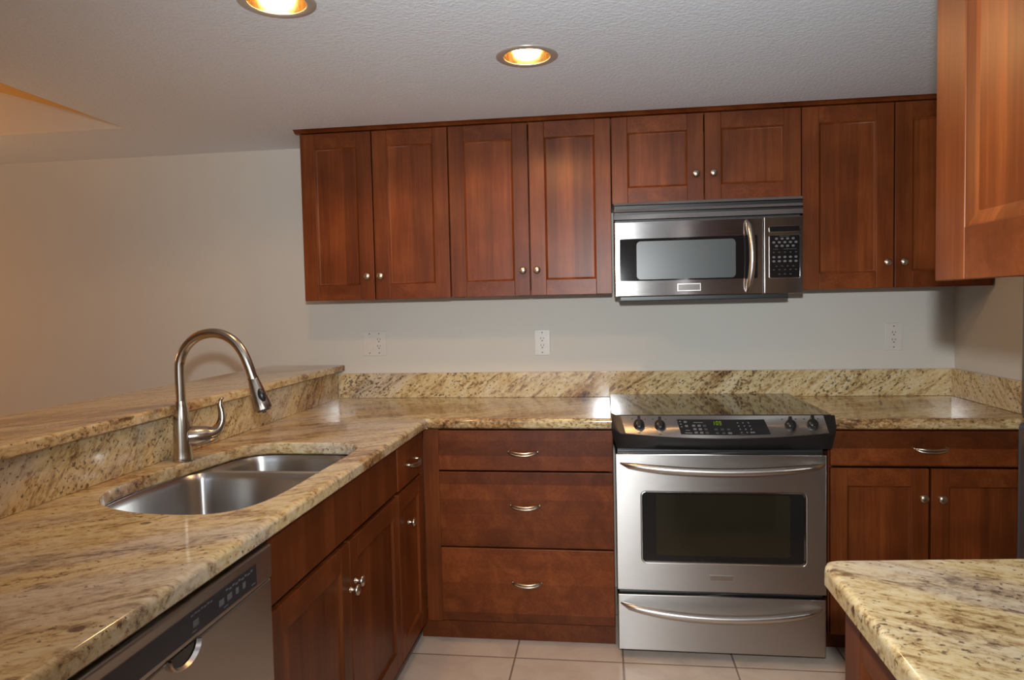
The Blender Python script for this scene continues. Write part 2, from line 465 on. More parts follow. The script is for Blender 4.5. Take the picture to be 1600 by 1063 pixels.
# ------------------------------------------------------------------ cabinet helpers
def knob(root, F, u, d, z):
    c = F(u, d, z); ax = F(0, 1, 0)
    m = MB().lathe(c, ax, [(0.0085, 0), (0.0085, 0.002), (0.005, 0.005), (0.0048, 0.013), (0.0085, 0.016), (0.0150, 0.019), (0.0158, 0.022), (0.0140, 0.026), (0.0085, 0.0285), (0.0, 0.0292)], 20)
    obj('knob', m, NICKEL, root)
def pull(root, F, u, d, z, w=0.118):
    m = MB()
    for s in (-1, 1):
        pts = []
        for k in range(17):
            t = -1 + 2 * k / 16
            e = 1 - t * t
            pts.append(F(u + t * w / 2, d + 0.006 + 0.022 * e ** 0.7, z - 0.004 - 0.006 * e + s * 0.0048 * min(1, 1.6 * e)))
        m.tube(pts, [0.0042 if 0 < k < 16 else 0.003 for k in range(17)], 8)
    for s in (-1, 1):
        m.lathe(F(u + s * w / 2 * 0.97, d, z - 0.003), F(0, 1, 0), [(0.0065, 0), (0.0060, 0.005), (0.0045, 0.010), (0.002, 0.0115)], 12)
    obj('pull', m, NICKEL, root)
def fbox(m, F, a, b, bev=0.0, mat=0):
    m.box(F(*a), F(*b), bev, mat); return m
def door(root, F, u0, u1, z0, z1, d, kn=None, stile=0.066, rail=0.066, thick=0.019, slope_w=0.007, recess=0.008, stile_label=None):
    """shaker door whose front lies at depth d; frame of stiles and rails, recessed panel and knob as sub-parts"""
    m = MB()
    g = 0.0015
    a0, a1 = u0 + g, u1 - g
    fbox(m, F, (a0, d - thick, z0), (a0 + stile, d, z1), 0.0022, 0)
    fbox(m, F, (a1 - stile, d - thick, z0), (a1, d, z1), 0.0022, 0)
    fbox(m, F, (a0 + stile, d - thick, z0), (a1 - stile, d - 0.0004, z0 + rail), 0.0015, 1)
    fbox(m, F, (a0 + stile, d - thick, z1 - rail), (a1 - stile, d - 0.0004, z1), 0.0015, 1)
    o = obj('door', m, [WV, WH], root)
    p = MB()
    i0, i1, j0, j1 = a0 + stile, a1 - stile, z0 + rail, z1 - rail
    ring = lambda e, dd: [F(i0 + e, dd, j0 + e), F(i1 - e, dd, j0 + e), F(i1 - e, dd, j1 - e), F(i0 + e, dd, j1 - e)]
    p.rings([ring(0, d - thick + 0.002), ring(0, d - 0.0015), ring(slope_w * 0.35, d - 0.0035), ring(slope_w, d - recess), ring(slope_w + 0.0015, d - recess - 0.0005)], True, True)
    obj('door_panel', p, WVP, o)
    if kn: knob(o, F, kn[0], d, kn[1])
    return o
def drawer(root, F, u0, u1, z0, z1, d, pl=None, mat=None, thick=0.019, name='drawer'):
    m = MB()
    fbox(m, F, (u0 + 0.0015, d - thick, z0), (u1 - 0.0015, d, z1), 0.003)
    o = obj(name, m, mat or WHP, root)
    if pl: pull(o, F, pl[0], d, pl[1])
    return o
def carcass(root, F, u0, u1, z0, z1, d0, d1, back=True, top=True, t=0.016):
    m = MB()
    fbox(m, F, (u0, d0, z0), (u0 + t, d1, z1), 0.0008); fbox(m, F, (u1 - t, d0, z0), (u1, d1, z1), 0.0008)
    fbox(m, F, (u0 + t, d0, z0), (u1 - t, d1 - 0.0005, z0 + t))
    if top: fbox(m, F, (u0 + t, d0, z1 - t), (u1 - t, d1 - 0.0005, z1))
    if back: fbox(m, F, (u0 + t, d0, z0 + t), (u1 - t, d0 + 0.006, z1 - t))
    return obj('carcass', m, WV, root)

# ------------------------------------------------------------------ wall cabinets
YC = 0.3252
ZB, ZTOP = 1.392, 2.128
def wall_cabinet(u0, um, u1, z0, label, kz, ks, back_left=True):
    root = thing('wall_cabinet', label, 'cabinet', (0.5 * (u0 + u1), -0.16, z0), 'cherry wall cabinets along the back wall')
    carcass(root, FB, u0 + 0.001, u1 - 0.001, z0 + 0.004, ZTOP + 0.012, 0.002, YC - 0.0215)
    door(root, FB, u0, um - 0.001, z0, ZTOP, YC, (um - ks, kz))
    door(root, FB, um + 0.001, u1, z0, ZTOP, YC, (um + ks, kz))
    return root
wall_cabinet(-1.3594, -1.0314, -0.6918, ZB, 'leftmost cherry wall cabinet with two tall doors, beside the bare ivory wall', 1.495, 0.030)
wall_cabinet(-0.6890, -0.3420, 0.0060, ZB + 0.002, 'tall two-door cherry wall cabinet between the leftmost one and the microwave', 1.502, 0.030)
wall_cabinet(0.0076, 0.3868, 0.7704, 1.768, 'short two-door cherry wall cabinet directly above the microwave', 1.879, 0.035)
wall_cabinet(0.7720, 1.1266, 1.4995, ZB, 'tall two-door cherry wall cabinet right of the microwave, in the corner', 1.494, 0.031)
# crown moulding along the top of the run
cm = MB()
prof = [(YC - 0.020, ZTOP + 0.003), (YC + 0.004, ZTOP + 0.003), (YC + 0.008, ZTOP + 0.006), (YC + 0.013, ZTOP + 0.012), (YC + 0.022, ZTOP + 0.0148), (YC + 0.028, ZTOP + 0.0165), (YC - 0.020, ZTOP + 0.0165)]
cm.prism([FB(-1.378, d, z) for d, z in prof], (1.5 + 1.378, 0, 0))
tag(obj('crown_molding', cm, WH, base=(0.06, -0.33, ZTOP)), 'dark cherry crown molding strip between the wall cabinets and the ceiling', 'molding')
# near cabinet on the right
def near_wall_cabinet():
    root = thing('wall_cabinet', 'large close-up cherry wall cabinet cut off by the upper right corner', 'cabinet', (0.72, -2.6, 1.378))
    d = -0.502
    carcass(root, FR, -3.10, -2.123, 1.382, ZC - 0.004, -0.928, d - 0.0215)
    door(root, FR, -2.612, -2.12, 1.378, ZC - 0.006, d, None, 0.092, 0.078, 0.021, 0.020, 0.010)
    door(root, FR, -3.105, -2.615, 1.378, ZC - 0.006, d, (-2.68, 1.47), 0.092, 0.078, 0.021, 0.020, 0.010)
near_wall_cabinet()

# ------------------------------------------------------------------ base cabinets
YF = 0.6348          # drawer and door fronts of the back run
def drawer_cabinet():
    root = thing('drawer_cabinet', 'cherry base cabinet of three wide drawers, left of the range', 'cabinet', (-0.35, -0.3, 0))
    carcass(root, FB, -0.72, -0.004, 0.092, ZU - 0.002, 0.02, 0.612, top=False)
    fl = MB(); fbox(fl, FB, (-0.7565, 0.596, 0.085), (-0.694, 0.6155, ZU - 0.003), 0.0012)
    obj('corner_filler', fl, WV, root)
    drawer(root, FB, -0.692, -0.004, 0.706, ZU - 0.006, YF, (-0.352, 0.785))
    drawer(root, FB, -0.692, -0.004, 0.400, 0.700, YF, (-0.348, 0.573))
    drawer(root, FB, -0.692, -0.004, 0.098, 0.394, YF, (-0.346, 0.266))
    tk = MB(); fbox(tk, FB, (-0.79, 0.505, 0.0), (-0.004, 0.578, 0.084), 0.001)
    obj('toe_kick', tk, WH, root)
drawer_cabinet()
def right_cabinet():
    root = thing('base_cabinet', 'cherry base cabinet with one drawer over two doors, right of the range', 'cabinet', (1.14, -0.3, 0))
    carcass(root, FB, 0.788, 1.498, 0.092, ZU - 0.002, 0.02, 0.612, top=False)
    drawer(root, FB, 0.789, 1.498, 0.735, ZU - 0.006, YF, (1.136, 0.806))
    door(root, FB, 0.789, 1.133, 0.098, 0.728, YF, (1.108, 0.622), 0.060)
    door(root, FB, 1.139, 1.498, 0.098, 0.728, YF, (1.171, 0.620), 0.060)
    tk = MB(); fbox(tk, FB, (0.788, 0.50, 0.0), (1.498, 0.53, 0.09), 0.001)
    obj('toe_kick', tk, WH, root)
right_cabinet()
XF = -0.753          # peninsula fronts
def narrow_cabinet():
    root = thing('base_cabinet', 'narrow cherry base cabinet with small drawer above one door, in the inside corner', 'cabinet', (-1.0, -0.82, 0))
    carcass(root, FL, -0.982, -0.668, 0.092, ZU - 0.002, -1.325, XF - 0.0215, top=False)
    drawer(root, FL, -0.984, -0.664, 0.708, ZU - 0.006, XF, (-0.800, 0.780), WV)
    door(root, FL, -0.984, -0.664, 0.098, 0.698, XF, (-0.868, 0.568), 0.055)
    st = MB(); fbox(st, FL, (-0.663, XF - 0.04, 0.085), (-0.6165, XF - 0.004, ZU - 0.004), 0.001)
    obj('corner_filler', st, WV, root)
    tk = MB(); fbox(tk, FL, (-0.982, -0.85, 0.0), (-0.60, -0.83, 0.09), 0.001)
    obj('toe_kick', tk, WH, root)
narrow_cabinet()
def sink_cabinet():
    root = thing('sink_cabinet', 'cherry sink base cabinet with plain top panel over two doors, beside the dishwasher', 'cabinet', (-1.0, -1.46, 0))
    carcass(root, FL, -1.942, -0.986, 0.092, ZU - 0.002, -1.325, XF - 0.0215, back=False, top=False)
    drawer(root, FL, -1.942, -0.987, 0.712, ZU - 0.006, XF, None, WV, name='false_front')
    door(root, FL, -1.942, -1.464, 0.098, 0.696, XF, (-1.418 - 0.048, 0.560), 0.062)
    door(root, FL, -1.461, -0.987, 0.098, 0.696, XF, (-1.425, 0.570), 0.062)
    tk = MB(); fbox(tk, FL, (-1.942, -0.85, 0.0), (-0.986, -0.83, 0.09), 0.001)
    obj('toe_kick', tk, WH, root)
sink_cabinet()
def near_cabinet():
    root = thing('base_cabinet', 'cherry base cabinet under the close-up counter at lower right', 'cabinet', (0.65, -2.6, 0))
    d = -0.352
    carcass(root, FR, -3.10, -2.165, 0.092, ZU - 0.002, -0.925, d - 0.0215, top=False)
    door(root, FR, -2.63, -2.160, 0.098, 0.866, d, None, 0.072, 0.07, 0.021, 0.014, 0.009)
    door(root, FR, -3.105, -2.633, 0.098, 0.866, d, (-2.68, 0.75), 0.072, 0.07, 0.021, 0.014, 0.009)
    tk = MB(); fbox(tk, FR, (-3.10, -0.45, 0.0), (-2.165, -0.43, 0.09), 0.001)
    obj('toe_kick', tk, WH, root)
near_cabinet()

# ------------------------------------------------------------------ stone
CUT = spline([(-1.232, -1.33), (-1.198, -1.195), (-1.13, -1.147), (-1.0, -1.142), (-0.885, -1.148), (-0.822, -1.19), (-0.803, -1.30), (-0.805, -1.52), (-0.810, -1.79), (-0.855, -1.905), (-0.94, -1.937), (-1.07, -1.925), (-1.19, -1.87), (-1.258, -1.775), (-1.275, -1.65), (-1.255, -1.48)], 5)
XI, YI = -0.7283, -0.652
pen = MB().slab([(-1.3545, -2.80), (XI, -2.80), (XI, YI + 0.0035), (-1.3545, YI + 0.0035)], [CUT], ZU, ZT, 0.013, 0.010, er=[0.02, 1, 0.02, 0.02])
pen = tag(obj('countertop', pen, G_LEFT, base=(-1.03, -1.8, ZT)), 'long granite countertop around the sink, running along the left', 'countertop', 'granite countertops')
bk = MB().slab([(-1.3545, YI + 0.004), (XI - 0.001, YI + 0.004), (XI + 0.003, YI), (-0.003, YI), (-0.003, -0.001), (-1.3545, -0.001)], [], ZU, ZT, 0.013, 0.010, er=[0.02, 0.1, 1, 0.1, 0.02, 0.02])
tag(obj('countertop', bk, G_BACK, base=(-0.6, -0.3, ZT)), 'granite countertop over the three drawers, left of the range', 'countertop', 'granite countertops')
rt = MB().slab([(0.788, YI), (XR - 0.001, YI), (XR - 0.001, -0.001), (0.788, -0.001)], [], ZU, ZT, 0.013, 0.010, er=[1, 0.02, 0.02, 0.1])
tag(obj('countertop', rt, G_RIGHT, base=(1.14, -0.3, ZT)), 'granite countertop right of the range, in the back corner', 'countertop', 'granite countertops')
nc = [(0.326, -2.142), (0.333, -2.122), (0.350, -2.113), (0.667, -2.080), (0.926, -2.104), (0.926, -3.12), (0.318, -3.12)]
nr = MB().slab(nc, [], ZU, ZT, 0.012, 0.008)
tag(obj('countertop', nr, G_NEAR, base=(0.6, -2.6, ZT)), 'close-up granite countertop with rounded corner at lower right', 'countertop', 'granite countertops')
ZS = 1.034
b1 = MB().box((-1.332, -0.020, ZT + 0.0005), (XR - 0.0005, -0.0005, ZS), 0.0015)
tag(obj('backsplash', b1, G_SPL, base=(0, -0.01, ZT)), 'long low granite backsplash strip along the back wall behind the range', 'backsplash', 'granite backsplash strips')
b2 = MB().box((XR - 0.0215, -0.640, ZT + 0.0005), (XR - 0.0005, -0.021, ZS), 0.0015)
tag(obj('backsplash', b2, G_RISE, base=(XR, -0.3, ZT)), 'short granite backsplash strip on the right wall, in the corner', 'backsplash', 'granite backsplash strips')
ri = MB().box((-1.354, -2.90, ZT + 0.0005), (-1.3335, -0.0215, 1.0445), 0.001)
tag(obj('backsplash', ri, G_RISE, base=(-1.34, -1.5, ZT)), 'granite riser behind the faucet, under the raised bar top', 'backsplash', 'granite backsplash strips')
bt = MB().slab([(-1.6933, -2.95), (-1.3073, -2.95), (-1.3073, -0.003), (-1.6933, -0.003)], [], 1.0455, 1.077, 0.007, 0.005)
tag(obj('bar_top', bt, G_BAR, base=(-1.5, -1.5, 1.077)), 'raised granite bar top running along the left behind the sink', 'counter')

# ------------------------------------------------------------------ sink
def sink():
    root = thing('sink', 'stainless steel double bowl undermount sink in the left granite countertop', 'sink', (-1.03, -1.55, ZU - 0.2))
    big = spline([(-1.272, -1.50), (-1.285, -1.65), (-1.266, -1.79), (-1.195, -1.885), (-1.07, -1.935), (-0.93, -1.945), (-0.852, -1.91), (-0.808, -1.80), (-0.802, -1.60), (-0.815, -1.42), (-0.86, -1.386), (-1.03, -1.384), (-1.20, -1.386), (-1.252, -1.42)], 5)
    small = spline([(-1.232, -1.34), (-1.205, -1.19), (-1.13, -1.142), (-1.0, -1.137), (-0.885, -1.142), (-0.822, -1.185), (-0.806, -1.27), (-0.822, -1.332), (-0.88, -1.356), (-1.03, -1.358), (-1.18, -1.358)], 5)
    rim_o = offset(ccw(CUT), 0.022)
    dk = MB().slab(rim_o, [big, small], ZU - 0.004, ZU - 0.0008, 0.0004, 0.0004, rh=0.0004)
    obj('rim', dk, STEEL_SINK, root)
    for nm, lp, depth, c in (('large', big, 0.20, (-1.04, -1.66)), ('small', small, 0.165, (-1.02, -1.245))):
        lp = ccw(lp)
        m = MB()
        rg = [[(x, y, ZU - 0.002) for x, y in lp]]
        for s_, z in ((0.004, 0.006), (0.010, 0.02), (0.016, 0.5 * depth), (0.022, 0.80 * depth), (0.030, 0.92 * depth), (0.046, 0.98 * depth), (0.066, depth)):
            k = 1 - s_ / 0.24
            cx, cy = sum(p[0] for p in lp) / len(lp), sum(p[1] for p in lp) / len(lp)
            rg.append([(cx + (x - cx) * k, cy + (y - cy) * k, ZU - 0.002 - z) for x, y in lp])
        rg.append([(c[0] + 0.045 * math.cos(math.atan2(y - c[1], x - c[0])), c[1] + 0.045 * math.sin(math.atan2(y - c[1], x - c[0])), ZU - 0.004 - depth) for x, y in lp])
        m.rings(rg, False, False)
        bo = obj('bowl', m, STEEL_SINK, root)
        dr = MB().lathe((c[0], c[1], ZU - 0.010 - depth), (0, 0, 1), [(0.0, 0.0), (0.030, 0.0), (0.036, 0.003), (0.044, 0.0075), (0.046, 0.0068)], 24)
        obj('drain', dr, CHROME, bo)
sink()

# ------------------------------------------------------------------ faucet
def faucet():
    bx, by = -1.272, -1.420
    root = thing('faucet', 'tall brushed nickel gooseneck pull-down faucet standing behind the sink', 'faucet', (bx, by, ZT))
    m = MB().lathe((bx, by, ZT + 0.0005), (0, 0, 1), [(0.0285, 0), (0.0295, 0.004), (0.0285, 0.012), (0.0265, 0.03), (0.0255, 0.08), (0.0240, 0.12), (0.0205, 0.150), (0.0165, 0.168), (0.0155, 0.178)], 28)
    obj('base', m, NICKEL_BRUSHED, root)
    # gooseneck over the bowl
    path = [(bx, by, ZT + 0.172), (bx, by, 1.12), (bx, by, 1.18), (-1.268, by, 1.215), (-1.248, by, 1.252), (-1.214, by, 1.280), (-1.172, by, 1.291), (-1.132, by, 1.286), (-1.097, by, 1.265), (-1.072, by, 1.232), (-1.056, by, 1.195), (-1.0445, by, 1.160)]
    sp = spline(path, 5, False)
    obj('spout', MB().tube(sp, 0.0140, 18), NICKEL_BRUSHED, root)
    # pull-down spray head
    a = Vector(sp[-1]); d = (Vector(sp[-1]) - Vector(sp[-4])).normalized()
    h = MB().lathe(a - d * 0.002, d, [(0.0125, 0), (0.0158, 0.001), (0.0158, 0.006), (0.0146, 0.0065), (0.0155, 0.008), (0.0185, 0.030), (0.0255, 0.080), (0.0275, 0.096), (0.0265, 0.101), (0.020, 0.102)], 24)
    sh = obj('spray_head', h, NICKEL_BRUSHED, root)
    side = Vector((d.z, 0, -d.x)).normalized()
    if side.x < 0: side = -side
    side = (side * 0.75 + Vector((0, -0.66, 0))).normalized()
    b = MB()
    c0 = a + d * 0.058 + side * 0.0185
    pts = [c0 + d * (t * 0.021) + side * 0.0025 * (1 - t * t) for t in (-1, -0.8, -0.4, 0, 0.4, 0.8, 1)]
    b.tube(pts, [0.002, 0.0065, 0.0095, 0.0105, 0.0098, 0.0070, 0.002], 12)
    obj('spray_button', b, BLACK, sh, label='black oval button')
    obj('nozzle', MB().lathe(a + d * 0.1000, d, [(0.0, 0), (0.0195, 0.0), (0.0185, 0.003), (0.006, 0.0035), (0.005, 0.008), (0.0, 0.0085)], 20), DARK_GREY, sh)
    # side lever, its hub and upswept blade
    la = Vector((0.80, 0.60, 0)).normalized()
    hub0 = Vector((bx, by, ZT + 0.070))
    hm = MB().lathe(hub0 + la * 0.010, la, [(0.018, 0), (0.0285, 0.004), (0.0300, 0.020), (0.0300, 0.036), (0.0275, 0.056), (0.0220, 0.074), (0.0140, 0.086)], 22)
    lv = obj('lever', hm, NICKEL_BRUSHED, root)
    bl = [(0.062, 0.002), (0.078, 0.004), (0.094, 0.012), (0.106, 0.028), (0.111, 0.048), (0.110, 0.070), (0.106, 0.090), (0.109, 0.103), (0.117, 0.109)]
    pts = spline([tuple(hub0 + la * s_ + Vector((0, 0, z))) for s_, z in bl], 4, False)
    nn = len(pts)
    rr = []
    for i in range(nn):
        t = i / (nn - 1)
        rr.append(0.0230 * (1 - t) ** 1.3 + 0.0062 * (1 if t < 0.93 else 0.7))
    obj('lever_blade', MB().tube(pts, rr, 12, flat=0.75), NICKEL_BRUSHED, lv)
faucet()

# ------------------------------------------------------------------ dishwasher
def dishwasher():
    root = thing('dishwasher', 'stainless steel dishwasher with dark control strip under the left countertop', 'dishwasher', (-1.0, -2.25, 0))
    u0, u1 = -2.560, -1.950
    D = -0.737
    m = MB(); fbox(m, FL, (u0 + 0.006, -1.31, 0.10), (u1 - 0.006, D - 0.03, 0.858), 0.002)
    obj('tub_housing', m, DARK_GREY, root)
    m = MB(); fbox(m, FL, (u0, D - 0.028, 0.788), (u1, D, 0.862), 0.006)
    p = obj('control_panel', m, STEEL_DW, root)
    c0, c1 = u1 - 0.072, u0 + 0.072
    m = MB(); fbox(m, FL, (c1, D - 0.001, 0.7985), (c0, D + 0.0012, 0.842), 0.0006)
    strip = obj('control_strip', m, NAVY, p)
    lg = MB()
    def mark(u, z, w, h): fbox(lg, FL, (u - w / 2, D + 0.0011, z - h / 2), (u + w / 2, D + 0.0017, z + h / 2))
    for k in range(9): mark(c0 - 0.020 - 0.0115 * k, 0.8345 - 0.0022 * (k % 2), 0.0075, 0.0035)
    for k in range(7): mark(c0 - 0.165 - 0.010 * k, 0.8345 + 0.0012 * (k % 2), 0.0065, 0.0028)
    for u, w in ((0.050, 0.010), (0.076, 0.010), (0.104, 0.016), (0.132, 0.016), (0.215, 0.016)): mark(c0 - u, 0.818, w, 0.012)
    for u in (0.118, 0.220, 0.014): mark(c0 - u, 0.8055, 0.014, 0.0022)
    obj('legend', lg, LEGEND, strip, smooth=False, label='pale printed symbols')
    m = MB(); fbox(m, FL, (u0, D - 0.028, 0.115), (u1, D - 0.004, 0.7860), 0.005)
    dr = obj('door', m, STEEL_DW, root)
    # scooped hand pocket below the strip
    uc = 0.5 * (u0 + u1) - 0.013
    m = MB()
    rg = []
    for s_, dd in ((1.0, 0.000), (1.02, 0.006), (0.95, 0.008), (0.86, 0.003), (0.78, -0.0015)):
        ring = []
        for k in range(25):
            a = PI + PI * k / 24
            ring.append(FL(uc + 0.045 * s_ * math.cos(a), D - 0.004 + dd, 0.786 + 0.031 * s_ * math.sin(a)))
        rg.append(ring)
    m.rings(rg, False, False, closed=False)
    h = obj('hand_pocket', m, STEEL_HANDLE, dr)
    m = MB()
    m.prism([FL(uc + 0.0385 * math.cos(PI + PI * k / 24), D - 0.0045, 0.786 + 0.0265 * math.sin(PI + PI * k / 24)) for k in range(25)], FL(0, 0.0016, 0))
    obj('pocket_recess', m, BLACK_GLASS, h)
    m = MB(); fbox(m, FL, (u0 + 0.01, -0.86, 0.0), (u1 - 0.01, -0.83, 0.112), 0.002)
    obj('toe_kick', m, BLACK, root)
dishwasher()

# ------------------------------------------------------------------ range
def seven_segment(mb, F, u, d, z, w, h, digit, t):
    seg = {'0': 'abcdef', '1': 'bc', '9': 'abcdfg', '3': 'abcdg'}[digit]
    R = {'a': (-w / 2, h / 2 - t, w / 2, h / 2), 'g': (-w / 2, -t / 2, w / 2, t / 2), 'd': (-w / 2, -h / 2, w / 2, -h / 2 + t),
         'f': (-w / 2, 0, -w / 2 + t, h / 2), 'b': (w / 2 - t, 0, w / 2, h / 2), 'e': (-w / 2, -h / 2, -w / 2 + t, 0), 'c': (w / 2 - t, -h / 2, w / 2, 0)}
    for s_ in seg:
        a = R[s_]
        fbox(mb, F, (u + a[0], d, z + a[1]), (u + a[2], d + 0.0006, z + a[3]))
def range_oven():
    root = thing('range', 'stainless steel slide-in electric range with black glass cooktop', 'stove', (0.385, -0.33, 0))
    x0, x1 = 0.004, 0.764
    D = 0.688
    m = MB(); fbox(m, FB, (x0 + 0.006, 0.03, 0.03), (x1 - 0.004, 0.648, 0.900), 0.002)
    obj('body', m, BLACK, root)
    # cooktop: glass slab overlapping the counters
    ct = [(-0.012, -0.024), (0.795, -0.024), (0.797, -0.60), (0.789, -0.648), (0.003, -0.652), (-0.012, -0.60)]
    m = MB().slab([(x, y) for x, y in ct], [], ZT + 0.0008, 0.9285, 0.004, 0.002)
    obj('cooktop', m, COOK_GLASS, root)
    # front rail: slanted fascia with black end caps, bowed outwards in the middle
    bow = lambda x: 1 - ((x - 0.39) / 0.40) ** 2
    n = 24
    rg = []
    for k in range(n + 1):
        x = -0.010 + 0.812 * k / n
        e = max(0, bow(x))
        ed = min(1.0, min(k, n - k) / 1.5 + 0.35)
        y2 = 0.700 + 0.036 * e; z2 = 0.8715 - 0.017 * e
        X = lambda q: 0.39 + (x - 0.39) * (1 - q)
        rg.append([FB(X(0.012), 0.6535, 0.9275), FB(X(0.008), 0.6535 + 0.004 * ed, 0.9275 - 0.001), FB(X(0.0), 0.646 + (y2 - 0.646) * ed, 0.9275 - (0.9275 - z2) * (0.6 + 0.4 * ed)), FB(X(0.006), 0.646 + (y2 - 0.648) * ed, z2 - 0.008), FB(X(0.045), 0.672 + 0.010 * e, 0.806 - 0.002 * e), FB(X(0.045), 0.6535, 0.806)])
    m = MB(); m.rings(rg)
    rail = obj('front_rail', m, BLACK, root)
    def P(x, t, out=0.0):
        """point on the slanted fascia, t = 0 top .. 1 bottom"""
        e = max(0, bow(x)); y2 = 0.700 + 0.036 * e; z2 = 0.8715 - 0.017 * e
        y1, z1 = 0.655, 0.9268
        nv = Vector((z1 - z2, y2 - y1)).normalized()
        return FB(x, y1 + (y2 - y1) * t + nv.x * out, z1 + (z2 - z1) * t + nv.y * out)
    def sheet(xa0, xb0, xa1, xb1, t0, t1, out, n=20, base=0.0):
        mm = MB(); g = []
        for k in range(n + 1):
            s_ = k / n
            xt = xa0 + (xb0 - xa0) * s_; xb = xa1 + (xb1 - xa1) * s_
            g.append([P(xt, t0, base), P(xt, t0, out), P(xb, t1, out), P(xb, t1, base)])
        mm.rings(g); return mm
    fas = obj('control_fascia', sheet(0.026, 0.758, 0.042, 0.764, 0.02, 0.99, 0.0022), STEEL, root)
    disp = obj('control_display', sheet(0.232, 0.546, 0.242, 0.560, 0.20, 0.86, 0.0034, base=0.0018), BLACK_GLASS, fas)
    lg = MB()
    def mark(x, t, w, h, mat=0):
        g = [[P(x - w / 2, t - h / 2, 0.0033), P(x + w / 2, t - h / 2, 0.0033), P(x + w / 2, t + h / 2, 0.0033), P(x - w / 2, t + h / 2, 0.0033)],
             [P(x - w / 2, t - h / 2, 0.0040), P(x + w / 2, t - h / 2, 0.0040), P(x + w / 2, t + h / 2, 0.0040), P(x - w / 2, t + h / 2, 0.0040)]]
        lg.rings(g, mat=mat)
    for k, t in enumerate((0.30, 0.42, 0.54)): mark(0.243 + 0.002 * k, t, 0.006, 0.045)
    for t in (0.32, 0.50): mark(0.262 + 0.003 * (t > 0.4), t, 0.011, 0.085)
    mark(0.268, 0.69, 0.016, 0.03); mark(0.270, 0.80, 0.026, 0.04)
    mark(0.308, 0.34, 0.034, 0.03)
    for i in range(3):
        for j, t in enumerate((0.48, 0.63, 0.78)): mark(0.291 + 0.0195 * i + 0.003 * j, t, 0.0115, 0.085, 0 if i < 2 else 1)
    for i in range(3):
        for j, t in enumerate((0.63, 0.79)): mark(0.369 + 0.0225 * i + 0.003 * j, t, 0.011 if (i, j) != (2, 1) else 0.014, 0.07, 1 if (i, j) != (2, 1) else 0)
    for i in range(3):
        for j, t in enumerate((0.35, 0.49, 0.63, 0.77)): mark(0.449 + 0.0195 * i + 0.003 * j, t, 0.0045 if (i, j) != (2, 3) else 0.016, 0.055)
    mark(0.462, 0.86, 0.018, 0.03, 1)
    obj('legend', lg, [LEGEND, LEGEND_DIM], disp, smooth=False, label='pale printed key symbols')
    dg = MB()
    def Fd(u, d, z):   # small frame lying on the fascia
        return P(u, 0.36 - z / 0.078, 0.0034 + d)
    def dig(u, ch, w=0.0075, h=0.013, t=0.0016):
        segs = {'0': 'abcdef', '1': 'bc', '9': 'abcdfg'}[ch]
        R = {'a': (-w / 2, h / 2 - t, w / 2, h / 2), 'g': (-w / 2, -t / 2, w / 2, t / 2), 'd': (-w / 2, -h / 2, w / 2, -h / 2 + t),
             'f': (-w / 2, 0, -w / 2 + t, h / 2), 'b': (w / 2 - t, 0, w / 2, h / 2), 'e': (-w / 2, -h / 2, -w / 2 + t, 0), 'c': (w / 2 - t, -h / 2, w / 2, 0)}
        for s_ in segs:
            a = R[s_]
            q = lambda d: [Fd(u + a[0], d, a[1]), Fd(u + a[2], d, a[1]), Fd(u + a[2], d, a[3]), Fd(u + a[0], d, a[3])]
            dg.rings([q(-0.0004), q(0.0006)])
    dig(0.362, '1'); dig(0.376, '0'); dig(0.387, '9')
    for zz in (-0.003, 0.003):
        q = lambda d: [Fd(0.3688 + a, d, zz + b) for a, b in ((-0.0008, -0.0008), (0.0008, -0.0008), (0.0008, 0.0008), (-0.0008, 0.0008))]
        dg.rings([q(-0.0004), q(0.0006)])
    obj('clock_digits', dg, GREEN, disp, smooth=False, label='green glowing clock digits 1:09')
    for x in (0.092, 0.168, 0.634, 0.712):
        c = P(x, 0.52, 0.002); nv = (P(x, 0.52, 1.0) - P(x, 0.52, 0.0)).normalized()
        m = MB().lathe(c, nv, [(0.0205, 0), (0.0205, 0.004), (0.0190, 0.012), (0.0165, 0.018), (0.0100, 0.0205), (0.0, 0.021)], 24)
        kb = obj('control_knob', m, BLACK, fas)
        g = MB()
        upv = (P(x, 0.0, 0) - P(x, 1.0, 0)).normalized(); sd = nv.cross(upv)
        g.rings([[c + upv * a + sd * b + nv * hh for a, b in ((-0.018, -0.0042), (0.026, -0.0055), (0.026, 0.0055), (-0.018, 0.0042))] for hh in (0.004, 0.024)])
        obj('knob_grip', g, BLACK, kb)
        for a in (-1, 1):
            tk = MB()
            cc = P(x + a * 0.024, 0.20, 0.0022)
            tk.rings([[cc + sd * p + upv * q + nv * hh for p, q in ((-0.003, -0.002), (0.003, -0.002), (0.003, 0.002), (-0.003, 0.002))] for hh in (0, 0.0005)])
            obj('dial_mark', tk, DARK_GREY, fas)
        tk = MB()
        cc = P(x, 0.91, 0.0022)
        tk.rings([[cc + sd * p + upv * q + nv * hh for p, q in ((-0.004, -0.0018), (0.004, -0.0018), (0.004, 0.0018), (-0.004, 0.0018))] for hh in (0, 0.0005)])
        obj('dial_mark', tk, DARK_GREY, fas)
    # oven door with framed window
    m = MB()
    wx0, wx1, wz0, wz1 = 0.097, 0.690, 0.374, 0.646
    z0, z1 = 0.2665, 0.7870
    out = [(x0, z0), (x1 - 0.002, z0), (x1 - 0.002, z1), (x0, z1)]
    hole = rrect(wx0, wx1, wz0, wz1, 0.018)
    fr = MB().slab(out, [hole], 0, 0.036, 0.004, 0.002, rh=0.003)
    for v in fr.bm.verts: v.co = FB(v.co.x, D - 0.036 + v.co.z, v.co.y)
    dr = obj('oven_door', fr, STEEL, root)
    m = MB()
    h2 = ccw(hole)
